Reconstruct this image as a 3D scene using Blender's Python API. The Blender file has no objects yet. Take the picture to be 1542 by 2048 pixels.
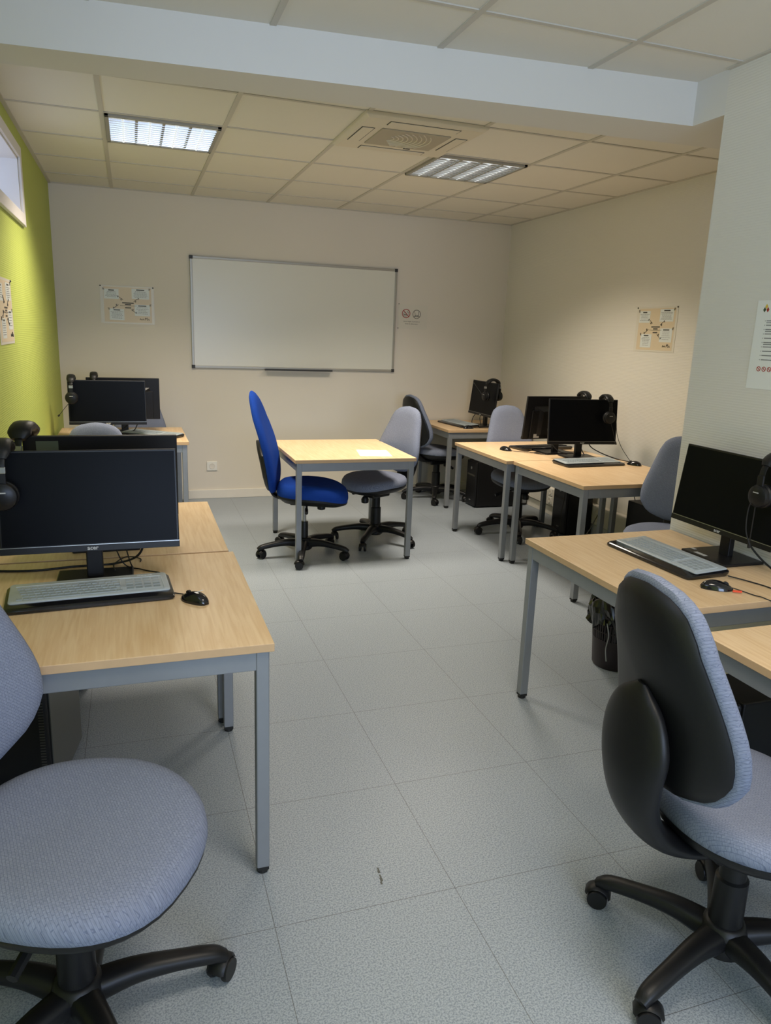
import bpy, bmesh, math, random
from mathutils import Vector, Matrix
from math import pi, sin, cos, radians
random.seed(4)
S = bpy.context.scene
COL = S.collection

# ---------------------------------------------------------------- camera, world, lights
cam_d = bpy.data.cameras.new('camera'); cam = bpy.data.objects.new('camera', cam_d); COL.objects.link(cam)
cam_d.sensor_fit = 'HORIZONTAL'; cam_d.sensor_width = 36; cam_d.lens = 1468.42 / 1542 * 36
cam_d.clip_start = 0.02
R_ = Vector((0.94710899, -0.31883227, 0.03647659)); U_ = Vector((0.04151089, 0.23442768, 0.97124688)); F_ = Vector((0.31821597, 0.91836248, -0.23526357))
m = Matrix((( R_.x, U_.x, -F_.x, 0), (R_.y, U_.y, -F_.y, 0), (R_.z, U_.z, -F_.z, 1.57255), (0, 0, 0, 1)))
cam.matrix_world = m
S.camera = cam
S.view_settings.view_transform = 'Standard'; S.view_settings.look = 'None'
S.view_settings.exposure = 0.0; S.view_settings.gamma = 1.0; S.view_settings.use_curve_mapping = False

w = bpy.data.worlds.new('sky'); S.world = w; w.use_nodes = True
bg = w.node_tree.nodes['Background']; bg.inputs[0].default_value = (0.55, 0.72, 1.0, 1); bg.inputs[1].default_value = 0.9

def area(name, loc, rot, sx, sy, power, color, spread=180):
    d = bpy.data.lights.new(name, 'AREA'); d.shape = 'RECTANGLE'; d.size = sx; d.size_y = sy
    d.energy = power; d.color = color; d.spread = radians(spread)
    o = bpy.data.objects.new(name, d); COL.objects.link(o); o.location = loc; o.rotation_euler = rot
    return o
WARM = (1.0, 0.89, 0.74); DAY = (0.56, 0.70, 1.0)
# louvred ceiling lamps: two in view over the rear half of the room, two above and behind the camera
area('lamp_light_left', (0.2215, 4.9017, 2.650), (0, 0, 0), .58, .58, 34, WARM, 128)
area('lamp_light_right', (2.1655, 4.9017, 2.650), (0, 0, 0), .58, .58, 34, WARM, 128)
area('lamp_light_front', (0.87, 0.9, 2.655), (0, 0, 0), .58, .58, 17, WARM, 132)
area('lamp_light_entry', (0.87, -1.0, 2.655), (0, 0, 0), .58, .58, 12, WARM, 132)
# daylight through the windows behind the camera and high in the green wall
area('daylight_rear', (0.9, -2.9, 1.5), (radians(90), 0, 0), 2.4, 1.3, 88, DAY, 170)
area('daylight_near', (-0.835, 1.1, 2.35), (0, radians(-90), 0), .30, 1.85, 15, DAY, 170)
area('daylight_far', (-0.835, 4.3, 2.35), (0, radians(-90), 0), .30, 1.5, 1.6, DAY, 170)

# ---------------------------------------------------------------- materials
MATS = {}
def mat(name, rgb, rough=.5, metal=0., spec=.5, noise=0., nscale=40., bump=0., bscale=200., trans=0., emit=0.):
    if name in MATS: return MATS[name]
    m = bpy.data.materials.new(name); m.use_nodes = True; nt = m.node_tree; b = nt.nodes['Principled BSDF']
    b.inputs['Base Color'].default_value = (*rgb, 1); b.inputs['Roughness'].default_value = rough
    b.inputs['Metallic'].default_value = metal; b.inputs['Specular IOR Level'].default_value = spec
    if trans: b.inputs['Transmission Weight'].default_value = trans
    tc = nt.nodes.new('ShaderNodeTexCoord')
    if noise:
        n = nt.nodes.new('ShaderNodeTexNoise'); n.inputs['Scale'].default_value = nscale; n.inputs['Detail'].default_value = 4
        nt.links.new(tc.outputs['Object'], n.inputs['Vector'])
        r = nt.nodes.new('ShaderNodeMix'); r.data_type = 'RGBA'
        r.inputs['A'].default_value = (*[c * (1 - noise) for c in rgb], 1); r.inputs['B'].default_value = (*[min(1, c * (1 + noise)) for c in rgb], 1)
        nt.links.new(n.outputs['Fac'], r.inputs['Factor']); nt.links.new(r.outputs['Result'], b.inputs['Base Color'])
    if bump:
        n = nt.nodes.new('ShaderNodeTexNoise'); n.inputs['Scale'].default_value = bscale
        nt.links.new(tc.outputs['Object'], n.inputs['Vector'])
        bp = nt.nodes.new('ShaderNodeBump'); bp.inputs['Strength'].default_value = bump; bp.inputs['Distance'].default_value = .002
        nt.links.new(n.outputs['Fac'], bp.inputs['Height']); nt.links.new(bp.outputs['Normal'], b.inputs['Normal'])
    if emit: b.inputs['Emission Color'].default_value = (*rgb, 1); b.inputs['Emission Strength'].default_value = emit
    MATS[name] = m; return m
def srgb(r, g, b):
    f = lambda c: (c / 255 / 12.92) if c / 255 <= .04045 else ((c / 255 + .055) / 1.055) ** 2.4
    return (f(r), f(g), f(b))
def math_node(nt, op, a, b=None, c=None):
    n = nt.nodes.new('ShaderNodeMath'); n.operation = op
    for i, v in enumerate((a, b, c)):
        if v is None: continue
        if isinstance(v, (int, float)): n.inputs[i].default_value = v
        else: nt.links.new(v, n.inputs[i])
    return n.outputs[0]

def wallpaper(name, rgb, axis):
    """painted woven glass wallpaper: fine horizontal ribs"""
    m = mat(name, rgb, rough=.62, spec=.35); nt = m.node_tree; b = nt.nodes['Principled BSDF']
    tc = nt.nodes.new('ShaderNodeTexCoord'); mp = nt.nodes.new('ShaderNodeMapping')
    mp.inputs['Scale'].default_value = (9, 9, 110)
    nt.links.new(tc.outputs['Object'], mp.inputs['Vector'])
    n = nt.nodes.new('ShaderNodeTexNoise'); n.inputs['Scale'].default_value = 1.0; n.inputs['Detail'].default_value = 2
    nt.links.new(mp.outputs[0], n.inputs['Vector'])
    wv = nt.nodes.new('ShaderNodeTexWave'); wv.bands_direction = 'Z'; wv.inputs['Scale'].default_value = 30; wv.inputs['Distortion'].default_value = 1.6; wv.inputs['Detail Scale'].default_value = 6
    nt.links.new(tc.outputs['Object'], wv.inputs['Vector'])
    h = math_node(nt, 'ADD', math_node(nt, 'MULTIPLY', n.outputs['Fac'], .9), math_node(nt, 'MULTIPLY', wv.outputs['Fac'], .8))
    bp = nt.nodes.new('ShaderNodeBump'); bp.inputs['Strength'].default_value = .22; bp.inputs['Distance'].default_value = .003
    nt.links.new(h, bp.inputs['Height']); nt.links.new(bp.outputs['Normal'], b.inputs['Normal'])
    return m
M_WALL = wallpaper('white_wallpaper', srgb(226, 221, 210), 0)
M_BACK = mat('white_paint', srgb(224, 216, 202), rough=.6, spec=.3, noise=.03, nscale=1.5, bump=.1, bscale=60)
M_GREEN = wallpaper('green_wallpaper', srgb(184, 196, 98), 1)
M_TILE = mat('ceiling_tile', srgb(230, 225, 214), rough=.9, spec=.1, noise=.02, nscale=3, bump=.15, bscale=300)
M_TBAR = mat('ceiling_bar', srgb(200, 194, 182), rough=.5, spec=.3)
M_BEAM = mat('beam_paint', srgb(222, 218, 210), rough=.6, spec=.3)
M_TRIM = mat('white_trim', srgb(228, 222, 210), rough=.45, noise=.04, nscale=12)
M_REVEAL = mat('white_window_paint', srgb(232, 228, 226), rough=.5)
M_GLASS = mat('window_glass', (1, 1, 1), rough=.02, trans=1.0)
M_STEEL = mat('desk_steel', srgb(140, 143, 147), rough=.38, metal=.35, noise=.05, nscale=25)
M_BLACK = mat('black_plastic', (.007, .007, .008), rough=.42, spec=.3)
M_CHAIRBLK = mat('chair_black_plastic', (.009, .009, .010), rough=.40, spec=.32, bump=.12, bscale=900)
M_RUBBER = mat('black_rubber', (.008, .008, .008), rough=.6)
M_GLOSSBLK = mat('gloss_black', (.008, .008, .010), rough=.12, spec=.6)
M_SCREEN = mat('dark_screen', (.004, .0045, .006), rough=.30, spec=.06)
M_HOUSE = mat('monitor_housing', (.009, .009, .010), rough=.35, spec=.3)
M_SILVER = mat('silver_plastic', (.35, .35, .34), rough=.3, metal=.8)
M_LOGO = mat('silver_print', (.45, .45, .44), rough=.5)
M_WPRINT = mat('white_print', (.75, .75, .74), rough=.5)
M_COVER = mat('silicone_cover', srgb(176, 184, 188), rough=.35, spec=.5, noise=.08, nscale=30)
M_KEY = mat('key_silicone', srgb(152, 162, 168), rough=.4)
M_KEYLINE = mat('cover_ridge', srgb(198, 206, 208), rough=.3)
M_BOARD = mat('whiteboard_enamel', srgb(226, 224, 212), rough=.28, spec=.5)
M_ALU = mat('anodised_aluminium', srgb(170, 166, 155), rough=.4, metal=.5)
M_CAP = mat('dark_corner_cap', (.03, .03, .028), rough=.5)
M_PAPER = mat('paper', srgb(236, 236, 230), rough=.5)
M_PLASTICPAPER = mat('laminated_sheet', srgb(220, 214, 200), rough=.3, spec=.35)
M_KRAFT = mat('beige_print', srgb(220, 202, 172), rough=.4, noise=.03, nscale=9)
M_NOTE = mat('pale_note_print', srgb(222, 226, 222), rough=.4)
M_INK = mat('dark_ink', (.06, .055, .045), rough=.6)
M_GREYINK = mat('grey_ink', (.22, .22, .21), rough=.6)
M_RED = mat('red_ink', srgb(170, 50, 40), rough=.5)
M_YEL = mat('yellow_ink', srgb(225, 190, 70), rough=.5)
M_GRN = mat('dark_green_ink', srgb(40, 70, 45), rough=.5)
M_ORANGE = mat('orange_tag', srgb(230, 80, 40), rough=.5)
M_SOCKET = mat('socket_plastic', srgb(236, 234, 226), rough=.35)
M_ACPLAS = mat('aircon_plastic', srgb(222, 212, 192), rough=.45)
M_ACGRILL = mat('aircon_grille', srgb(176, 166, 146), rough=.55)
M_DARKGAP = mat('dark_gap', (.05, .047, .04), rough=.7)
M_LOUVRE = mat('louvre_aluminium', (.78, .79, .80), rough=.22, metal=.85)
M_LAMPIN = mat('lamp_reflector', (.80, .84, .88), rough=.35, metal=.1, emit=.30)
M_TUBE = mat('lamp_tube', (.85, .90, .95), rough=.3, emit=.5)
M_BAG = mat('bin_bag_film', (.010, .010, .011), rough=.22, spec=.7)
M_BIN = mat('bin_plastic', srgb(38, 26, 30), rough=.45)
M_BLUEFAB = mat('royal_blue_fabric', srgb(26, 62, 146), rough=.9, spec=.1, noise=.12, nscale=60, bump=.3, bscale=700)
M_STICKER = mat('dark_green_label', srgb(84, 92, 78), rough=.3)
M_PCGREY = mat('tower_grey_steel', srgb(108, 108, 104), rough=.45, metal=.3)

def fabric(name, rgb, dark, light):
    m = mat(name, rgb, rough=.85, spec=.15); nt = m.node_tree; b = nt.nodes['Principled BSDF']
    tc = nt.nodes.new('ShaderNodeTexCoord'); sp = nt.nodes.new('ShaderNodeSeparateXYZ'); nt.links.new(tc.outputs['Generated'], sp.inputs[0])
    uv = nt.nodes.new('ShaderNodeTexCoord')
    mp = nt.nodes.new('ShaderNodeMapping'); nt.links.new(uv.outputs['UV'], mp.inputs['Vector'])
    mp.inputs['Rotation'].default_value = (0, 0, radians(45)); mp.inputs['Scale'].default_value = (1, 1, 1)
    br = nt.nodes.new('ShaderNodeTexBrick'); br.inputs['Scale'].default_value = 75; br.inputs['Mortar Size'].default_value = .035
    br.inputs['Brick Width'].default_value = .9; br.inputs['Row Height'].default_value = .45; br.offset = .5
    br.inputs['Color1'].default_value = (*rgb, 1); br.inputs['Color2'].default_value = (*light, 1); br.inputs['Mortar'].default_value = (*dark, 1)
    nt.links.new(mp.outputs[0], br.inputs['Vector'])
    n = nt.nodes.new('ShaderNodeTexNoise'); n.inputs['Scale'].default_value = 260; nt.links.new(uv.outputs['UV'], n.inputs['Vector'])
    mx = nt.nodes.new('ShaderNodeMix'); mx.data_type = 'RGBA'; mx.blend_type = 'OVERLAY'; mx.inputs['Factor'].default_value = .35
    nt.links.new(br.outputs['Color'], mx.inputs['A']); nt.links.new(n.outputs['Fac'], mx.inputs['B'])
    nt.links.new(mx.outputs['Result'], b.inputs['Base Color'])
    bp = nt.nodes.new('ShaderNodeBump'); bp.inputs['Strength'].default_value = .25; bp.inputs['Distance'].default_value = .001; bp.invert = True
    nt.links.new(br.outputs['Fac'], bp.inputs['Height']); nt.links.new(bp.outputs['Normal'], b.inputs['Normal'])
    return m
M_FAB = fabric('blue_grey_fabric', srgb(120, 127, 146), srgb(102, 109, 130), srgb(126, 133, 151))

def wood():
    m = mat('beech_laminate', srgb(226, 192, 146), rough=.38, spec=.4); nt = m.node_tree; b = nt.nodes['Principled BSDF']
    tc = nt.nodes.new('ShaderNodeTexCoord'); mp = nt.nodes.new('ShaderNodeMapping'); mp.inputs['Scale'].default_value = (55, 3.2, 55)
    nt.links.new(tc.outputs['Object'], mp.inputs['Vector'])
    n = nt.nodes.new('ShaderNodeTexNoise'); n.inputs['Scale'].default_value = 1.4; n.inputs['Detail'].default_value = 6; n.inputs['Distortion'].default_value = .6
    nt.links.new(mp.outputs[0], n.inputs['Vector'])
    cr = nt.nodes.new('ShaderNodeValToRGB'); e = cr.color_ramp.elements
    e[0].position = .34; e[0].color = (*srgb(221, 187, 143), 1); e[1].position = .64; e[1].color = (*srgb(234, 205, 165), 1)
    nt.links.new(n.outputs['Fac'], cr.inputs['Fac'])
    n2 = nt.nodes.new('ShaderNodeTexNoise'); n2.inputs['Scale'].default_value = 2; nt.links.new(tc.outputs['Object'], n2.inputs['Vector'])
    mx = nt.nodes.new('ShaderNodeMix'); mx.data_type = 'RGBA'; mx.blend_type = 'MULTIPLY'
    nt.links.new(math_node(nt, 'MULTIPLY', n2.outputs['Fac'], .25), mx.inputs['Factor'])
    nt.links.new(cr.outputs['Color'], mx.inputs['A']); mx.inputs['B'].default_value = (.86, .80, .74, 1)
    nt.links.new(mx.outputs['Result'], b.inputs['Base Color'])
    return m
M_WOOD = wood()
M_EDGE = mat('beech_edge', srgb(200, 166, 126), rough=.45, noise=.08, nscale=30)

def floor_mat():
    m = mat('speckled_vinyl', srgb(158, 162, 164), rough=.42, spec=.45); nt = m.node_tree; b = nt.nodes['Principled BSDF']
    tc = nt.nodes.new('ShaderNodeTexCoord'); sp = nt.nodes.new('ShaderNodeSeparateXYZ'); nt.links.new(tc.outputs['Object'], sp.inputs[0])
    n = nt.nodes.new('ShaderNodeTexNoise'); n.inputs['Scale'].default_value = 210; n.inputs['Detail'].default_value = 3; n.inputs['Roughness'].default_value = .7
    nt.links.new(tc.outputs['Object'], n.inputs['Vector'])
    cr = nt.nodes.new('ShaderNodeValToRGB'); e = cr.color_ramp.elements
    e[0].position = .40; e[0].color = (*srgb(126, 136, 146), 1); e[1].position = .56; e[1].color = (*srgb(168, 176, 184), 1)
    nt.links.new(n.outputs['Fac'], cr.inputs['Fac'])
    T = .53107
    def line(o, off):
        v = math_node(nt, 'DIVIDE', math_node(nt, 'SUBTRACT', o, off - 20 * T), T)
        f = math_node(nt, 'FRACT', v)
        d = math_node(nt, 'MINIMUM', f, math_node(nt, 'SUBTRACT', 1.0, f))
        return math_node(nt, 'LESS_THAN', d, .0017)
    L = math_node(nt, 'MAXIMUM', line(sp.outputs[0], .834), line(sp.outputs[1], 4.3132))
    n2 = nt.nodes.new('ShaderNodeTexNoise'); n2.inputs['Scale'].default_value = 1.3; n2.inputs['Detail'].default_value = 3
    nt.links.new(tc.outputs['Object'], n2.inputs['Vector'])
    m2 = nt.nodes.new('ShaderNodeMix'); m2.data_type = 'RGBA'; m2.blend_type = 'MULTIPLY'; m2.inputs['B'].default_value = (.9, .9, .9, 1)
    nt.links.new(n2.outputs['Fac'], m2.inputs['Factor']); nt.links.new(cr.outputs['Color'], m2.inputs['A'])
    mx = nt.nodes.new('ShaderNodeMix'); mx.data_type = 'RGBA'
    nt.links.new(math_node(nt, 'MULTIPLY', L, .75), mx.inputs['Factor']); nt.links.new(m2.outputs['Result'], mx.inputs['A']); mx.inputs['B'].default_value = (*srgb(78, 76, 72), 1)
    nt.links.new(mx.outputs['Result'], b.inputs['Base Color'])
    rr = math_node(nt, 'ADD', math_node(nt, 'MULTIPLY', n2.outputs['Fac'], .12), .34); nt.links.new(rr, b.inputs['Roughness'])
    return m
M_FLOOR = floor_mat()

# ---------------------------------------------------------------- mesh helpers
def obj(name, bm, material, parent=None, smooth=False, bevel=0, kind=None, loc=None, rot=None):
    me = bpy.data.meshes.new(name); bmesh.ops.recalc_face_normals(bm, faces=bm.faces); bm.to_mesh(me); bm.free()
    mats = material if isinstance(material, (list, tuple)) else [material]
    for k in mats: me.materials.append(k)
    o = bpy.data.objects.new(name, me); COL.objects.link(o)
    if smooth:
        for p in me.polygons: p.use_smooth = True
    if bevel:
        b = o.modifiers.new('bevel', 'BEVEL'); b.width = bevel; b.segments = 2; b.limit_method = 'ANGLE'; b.angle_limit = radians(40)
    if smooth: 
        try: me.set_sharp_from_angle(angle=radians(42))
        except Exception: pass
    if parent: o.parent = parent
    if loc: o.location = loc
    if rot: o.rotation_euler = rot
    if kind: o['kind'] = kind
    return o
def box(bm, x0, x1, y0, y1, z0, z1, M=None, mi=0):
    c = [(x0, y0, z0), (x1, y0, z0), (x1, y1, z0), (x0, y1, z0), (x0, y0, z1), (x1, y0, z1), (x1, y1, z1), (x0, y1, z1)]
    v = [bm.verts.new((M @ Vector(p)) if M else p) for p in c]
    for f in ((0, 3, 2, 1), (4, 5, 6, 7), (0, 1, 5, 4), (1, 2, 6, 5), (2, 3, 7, 6), (3, 0, 4, 7)):
        bm.faces.new([v[i] for i in f]).material_index = mi
    return bm
def boxes(*L):
    bm = bmesh.new()
    for l in L: box(bm, *l)
    return bm
def rings(bm, R, cap0=True, cap1=True, closed=True, mi=0, uv=False):
    V = [[bm.verts.new(p) for p in r] for r in R]; n = len(R[0])
    for a, b in zip(V, V[1:]):
        for i in range(n if closed else n - 1):
            j = (i + 1) % n; bm.faces.new((a[i], a[j], b[j], b[i])).material_index = mi
    if cap0: bm.faces.new(list(reversed(V[0]))).material_index = mi
    if cap1: bm.faces.new(V[-1]).material_index = mi
    return V
def lathe(bm, prof, n=20, M=None, cap=True, mi=0):
    R = [[(M @ Vector((r * cos(2 * pi * i / n), r * sin(2 * pi * i / n), z))) if M else Vector((r * cos(2 * pi * i / n), r * sin(2 * pi * i / n), z)) for i in range(n)] for r, z in prof]
    rings(bm, R, cap, cap, mi=mi); return bm
def catmull(P, k=6):
    P = [Vector(p) for p in P]
    if len(P) < 3: return P
    out = []; Q = [P[0] * 2 - P[1]] + P + [P[-1] * 2 - P[-2]]
    for i in range(1, len(Q) - 2):
        for s in range(k):
            t = s / k; a, b, c, d = Q[i - 1:i + 3]
            out.append(.5 * ((2 * b) + (c - a) * t + (2 * a - 5 * b + 4 * c - d) * t * t + (3 * b - a - 3 * c + d) * t ** 3))
    out.append(P[-1]); return out
def tube(bm, P, r, n=8, k=6, mi=0):
    P = catmull(P, k); R = []; prev = None
    for i, p in enumerate(P):
        t = (P[min(i + 1, len(P) - 1)] - P[max(i - 1, 0)]).normalized()
        if prev is None:
            a = t.cross(Vector((0, 0, 1))); a = a if a.length > .1 else t.cross(Vector((1, 0, 0)))
        else: a = prev - t * prev.dot(t)
        a.normalize(); prev = a; b = t.cross(a)
        rr = r(i / (len(P) - 1)) if callable(r) else r
        R.append([p + (a * cos(2 * pi * j / n) + b * sin(2 * pi * j / n)) * rr for j in range(n)])
    rings(bm, R, mi=mi); return bm
def sweep(bm, P, W, T, n=14, k=6, sq=2.6, side=Vector((0, 1, 0))):
    """superellipse section (width W along side, thickness T) swept along P; W,T lists per control point"""
    C = catmull(P, k); D = catmull([(a_, b_, 0) for a_, b_ in zip(W, T)], k); R = []
    for i, p in enumerate(C):
        t = (C[min(i + 1, len(C) - 1)] - C[max(i - 1, 0)]).normalized(); b = t.cross(side).normalized(); s = b.cross(t)
        ww, tt = D[i].x, D[i].y
        ring = []
        for j in range(n):
            an = 2 * pi * (j + .5) / n; c, q = cos(an), sin(an)
            ring.append(p + s * (ww / 2 * math.copysign(abs(c) ** (2 / sq), c)) + b * (tt / 2 * math.copysign(abs(q) ** (2 / sq), q)))
        R.append(ring)
    rings(bm, R); return bm
def thing(name, label, cat, loc=(0, 0, 0), rotz=0, group=None):
    o = bpy.data.objects.new(name, None); COL.objects.link(o); o.empty_display_size = .1
    o.location = loc; o.rotation_euler = (0, 0, rotz); o['label'] = label; o['category'] = cat
    if group: o['group'] = group
    return o
def tag(o, label, cat, group=None):
    o['label'] = label; o['category'] = cat
    if group: o['group'] = group
    return o
def copy_tree(o, parent=None):
    c = o.copy(); COL.objects.link(c)
    if parent: c.parent = parent
    for ch in [x for x in bpy.data.objects if x.parent == o]: copy_tree(ch, c)
    return c
def dup(root, loc, rotz, label, group=None):
    r = copy_tree(root); r.location = loc; r.rotation_euler = (0, 0, rotz); r['label'] = label
    if group: r['group'] = group
    return r
def text_bm(s, size, M, align='CENTER', ext=.0003, bold=0):
    cu = bpy.data.curves.new('t', 'FONT'); cu.body = s; cu.size = size; cu.align_x = align; cu.extrude = ext; cu.resolution_u = 2; cu.offset = bold
    o = bpy.data.objects.new('t', cu); me = bpy.data.meshes.new_from_object(o)
    me.transform(M); bm = bmesh.new(); bm.from_mesh(me)
    bpy.data.objects.remove(o); bpy.data.curves.remove(cu); bpy.data.meshes.remove(me)
    for f in bm.faces: f.material_index = 0
    return bm
def merge(a, b):
    me = bpy.data.meshes.new('x'); b.to_mesh(me); b.free(); a.from_mesh(me); bpy.data.meshes.remove(me); return a
XZ = Matrix.Rotation(radians(90), 4, 'X')       # text upright, facing -y

# ---------------------------------------------------------------- room
XL, XR, YB, HC, XN, YN, YR = -.5885, 3.625, 6.964, 2.672, 2.351, 2.714, -3.0
bm = boxes((XL - .3, XR + .2, YR - .2, YB + .2, -.1, 0)); flo = obj('floor', bm, M_FLOOR, kind='structure')
bm = bmesh.new()
for P in ([(.640, 1.800), (.642, 1.788), (.637, 1.776)], [(.637, 1.770), (.639, 1.758), (.634, 1.742), (.631, 1.730)]):
    for (a0, b0), (a1, b1) in zip(P, P[1:]): box(bm, min(a0, a1) - .0018, max(a0, a1) + .0012, b1, b0, 0, .0003)
obj('scuff_mark', bm, mat('scuff_dirt', srgb(92, 92, 88), rough=.7), flo)
bm = boxes((XL - .3, XR + .2, YR - .2, YB + .2, HC, HC + .1)); ceil = obj('ceiling', bm, M_TILE, kind='structure')
GX, GY, T = -.7505, 3.2817, .648
bm = bmesh.new()
for i in range(0, 8):
    x = GX + i * T
    if XL < x < XR: box(bm, x - .012, x + .012, YR, YB, HC - .005, HC)
for j in range(-10, 7):
    y = GY + j * T
    if YR < y < YB: box(bm, XL, XR, y - .010, y + .010, HC - .0045, HC)
box(bm, XL, XL + .022, YR, YB, HC - .006, HC); box(bm, XL, XR, YB - .02, YB, HC - .006, HC); box(bm, XR - .02, XR, 2.7, YB, HC - .006, HC); box(bm, XN - .02, XN, YR, YN, HC - .006, HC)
obj('ceiling_bars', bm, M_TBAR, ceil)
# thin shadow gap of the tiles against the bars (tegular edge)
# green wall on the left with two high window openings
W1 = (3.55, 5.12, 2.185, 2.50); W2 = (.2, 2.1, 2.185, 2.50)
def wall_with_holes(bm, x0, x1, y0, y1, z0, z1, holes):
    y = y0
    for a, b, c, d in holes:
        box(bm, x0, x1, y, a, z0, z1); box(bm, x0, x1, a, b, z0, c); box(bm, x0, x1, a, b, d, z1); y = b
    box(bm, x0, x1, y, y1, z0, z1)
bm = bmesh.new(); wall_with_holes(bm, XL - .3, XL, YR, YB, 0, HC, [W2, W1]); obj('wall_left', bm, M_GREEN, kind='structure')
obj('wall_back', boxes((XL, XR, YB, YB + .2, 0, HC)), M_BACK, kind='structure')
obj('wall_right', boxes((XR, XR + .2, YN - .1, YB, 0, HC)), M_WALL, kind='structure')
obj('wall_near_right', boxes((XN, XR, YR, YN, 0, HC)), M_WALL, kind='structure')
bm = bmesh.new(); ry0, ry1 = YR - .2, YR
for b_ in ((XL, -.4, 0, HC), (-.4, 2.2, 0, .85), (-.4, 2.2, 2.15, HC), (2.2, XN, 0, HC)): box(bm, b_[0], b_[1], ry0, ry1, b_[2], b_[3])
obj('wall_rear', bm, M_BACK, kind='structure')
# dropped beam across the room, returning along the near right wall
bm = bmesh.new(); poly = [(XL, 3.15), (XN, 2.90), (XN, YN), (XR, YN), (XR, 3.10), (XL, 3.37)]
rings(bm, [[Vector((x, y, 2.5)) for x, y in poly], [Vector((x, y, HC)) for x, y in poly]]); obj('trim_1', bm, M_BEAM, kind='structure')
# baseboards and wall trunking
def skirting(L): 
    bm = bmesh.new()
    for x0, x1, y0, y1 in L: box(bm, x0, x1, y0, y1, 0, .085)
    return bm
obj('baseboard_back', skirting([(XL, XR, YB - .016, YB)]), M_TRIM, bevel=.004, kind='structure')
obj('baseboard_right', skirting([(XR - .016, XR, YN, YB - .016)]), M_TRIM, bevel=.004, kind='structure')
obj('baseboard_left', skirting([(XL, XL + .016, YR, YB - .016)]), M_TRIM, bevel=.004, kind='structure')
obj('baseboard_near_right', skirting([(XN - .016, XN, YR, YN), (XN - .016, XR - .016, YN, YN + .016)]), M_TRIM, bevel=.004, kind='structure')
obj('trim_2', boxes((XR - .05, XR, 2.9, 6.9, .10, .26)), M_TRIM, bevel=.006, kind='structure')
def window(n, W, x=XL):
    y0, y1, z0, z1 = W
    # casing around the opening on the room side
    bm = boxes((x, x + .016, y0 - .065, y0, z0 - .065, z1 + .065), (x, x + .016, y1, y1 + .065, z0 - .065, z1 + .065), (x, x + .016, y0, y1, z1, z1 + .065), (x, x + .022, y0, y1, z0 - .065, z0))
    win = obj(n, bm, M_REVEAL, bevel=.003, kind='structure')
    bm = boxes((x - .26, x, y0, y0 + .012, z0, z1), (x - .26, x, y1 - .012, y1, z0, z1), (x - .26, x, y0, y1, z1 - .012, z1), (x - .26, x, y0, y1, z0, z0 + .012))
    obj('window_reveal', bm, M_REVEAL, win)
    a = x - .26; bm = bmesh.new(); ym = (y0 + y1) / 2
    for p in ((a - .03, a + .01, y0, y0 + .05, z0, z1), (a - .03, a + .01, y1 - .05, y1, z0, z1), (a - .03, a + .01, ym - .03, ym + .03, z0, z1), (a - .03, a + .01, y0, y1, z0, z0 + .05), (a - .03, a + .01, y0, y1, z1 - .05, z1)): box(bm, *p)
    obj('window_frame', bm, M_REVEAL, win, bevel=.003)
    obj('window_pane', boxes((a - .012, a - .006, y0, y1, z0, z1)), M_GLASS, win)
window('window_1', W1); window('window_2', W2)
bm = boxes((-.4, 2.2, YR - .02, YR + .01, .85, .90), (-.4, 2.2, YR - .02, YR + .01, 2.10, 2.15), (-.4, -.35, YR - .02, YR + .01, .85, 2.15), (2.15, 2.2, YR - .02, YR + .01, .85, 2.15), (.87, .93, YR - .02, YR + .01, .85, 2.15))
w3 = obj('window_3', bm, M_REVEAL, kind='structure'); obj('window_pane', boxes((-.4, 2.2, YR - .06, YR - .055, .85, 2.15)), M_GLASS, w3)

# ---------------------------------------------------------------- ceiling lamps and air conditioner
def ceiling_lamp(i, j, label):
    x0, y0 = GX + i * T + .014, GY + j * T + .014; L = T - .028
    t = thing('ceiling_lamp', label, 'ceiling light', (x0 + L / 2, y0 + L / 2, HC - .012), 0)
    h = L / 2; z = -.006
    bm = boxes((-h, h, -h, -h + .022, z, .012), (-h, h, h - .022, h, z, .012), (-h, -h + .022, -h, h, z, .012), (h - .022, h, -h, h, z, .012))
    obj('lamp_frame', bm, M_ALU, t, bevel=.002)
    obj('reflector', boxes((-h + .02, h - .02, -h + .02, h - .02, .006, .0105)), M_LAMPIN, t)
    bm = bmesh.new()
    for k in range(1, 4):
        x = -h + .022 + (L - .044) * k / 4; box(bm, x - .007, x + .007, -h + .022, h - .022, z, .006)
    obj('divider', bm, M_ALU, t)
    bm = bmesh.new(); N = 12
    for k in range(1, N):
        y = -h + .022 + (L - .044) * k / N; rot = Matrix.Translation((0, y, -.003)) @ Matrix.Rotation(radians(8), 4, 'X')
        box(bm, -h + .022, h - .022, -.0012, .0012, -.005, .004, rot)
    obj('louvre', bm, M_LOUVRE, t)
    bm = bmesh.new()
    for k in range(4):
        x = -h + .022 + (L - .044) * (k + .5) / 4
        tube(bm, [(x, -h + .03, .002), (x, h - .03, .002)], .008, 8)
    obj('lamp_tube', bm, M_TUBE, t, smooth=True)
    return t
ceiling_lamp(1, 2, 'square louvred ceiling light on the left, nearest the green wall')
ceiling_lamp(4, 2, 'square louvred ceiling light just right of the air conditioner')
for i, j, s in ((2, -3, 'front'), (1, -5, 'left'), (3, -6, 'right')):
    pass
t = thing('air_conditioner', 'square cream cassette air conditioner set flush in the ceiling tiles', 'air conditioner', (GX + 3.5 * T, GY + 1.5 * T + .0, HC - .03), 0)
h = .345
bm = bmesh.new(); rings(bm, [[Vector((sx * q, sy * q, z)) for sx, sy in ((-1, -1), (1, -1), (1, 1), (-1, 1))] for q, z in ((h, .03), (h, .012), (h - .02, 0))]); obj('panel', bm, M_ACPLAS, t, bevel=.004)
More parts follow.
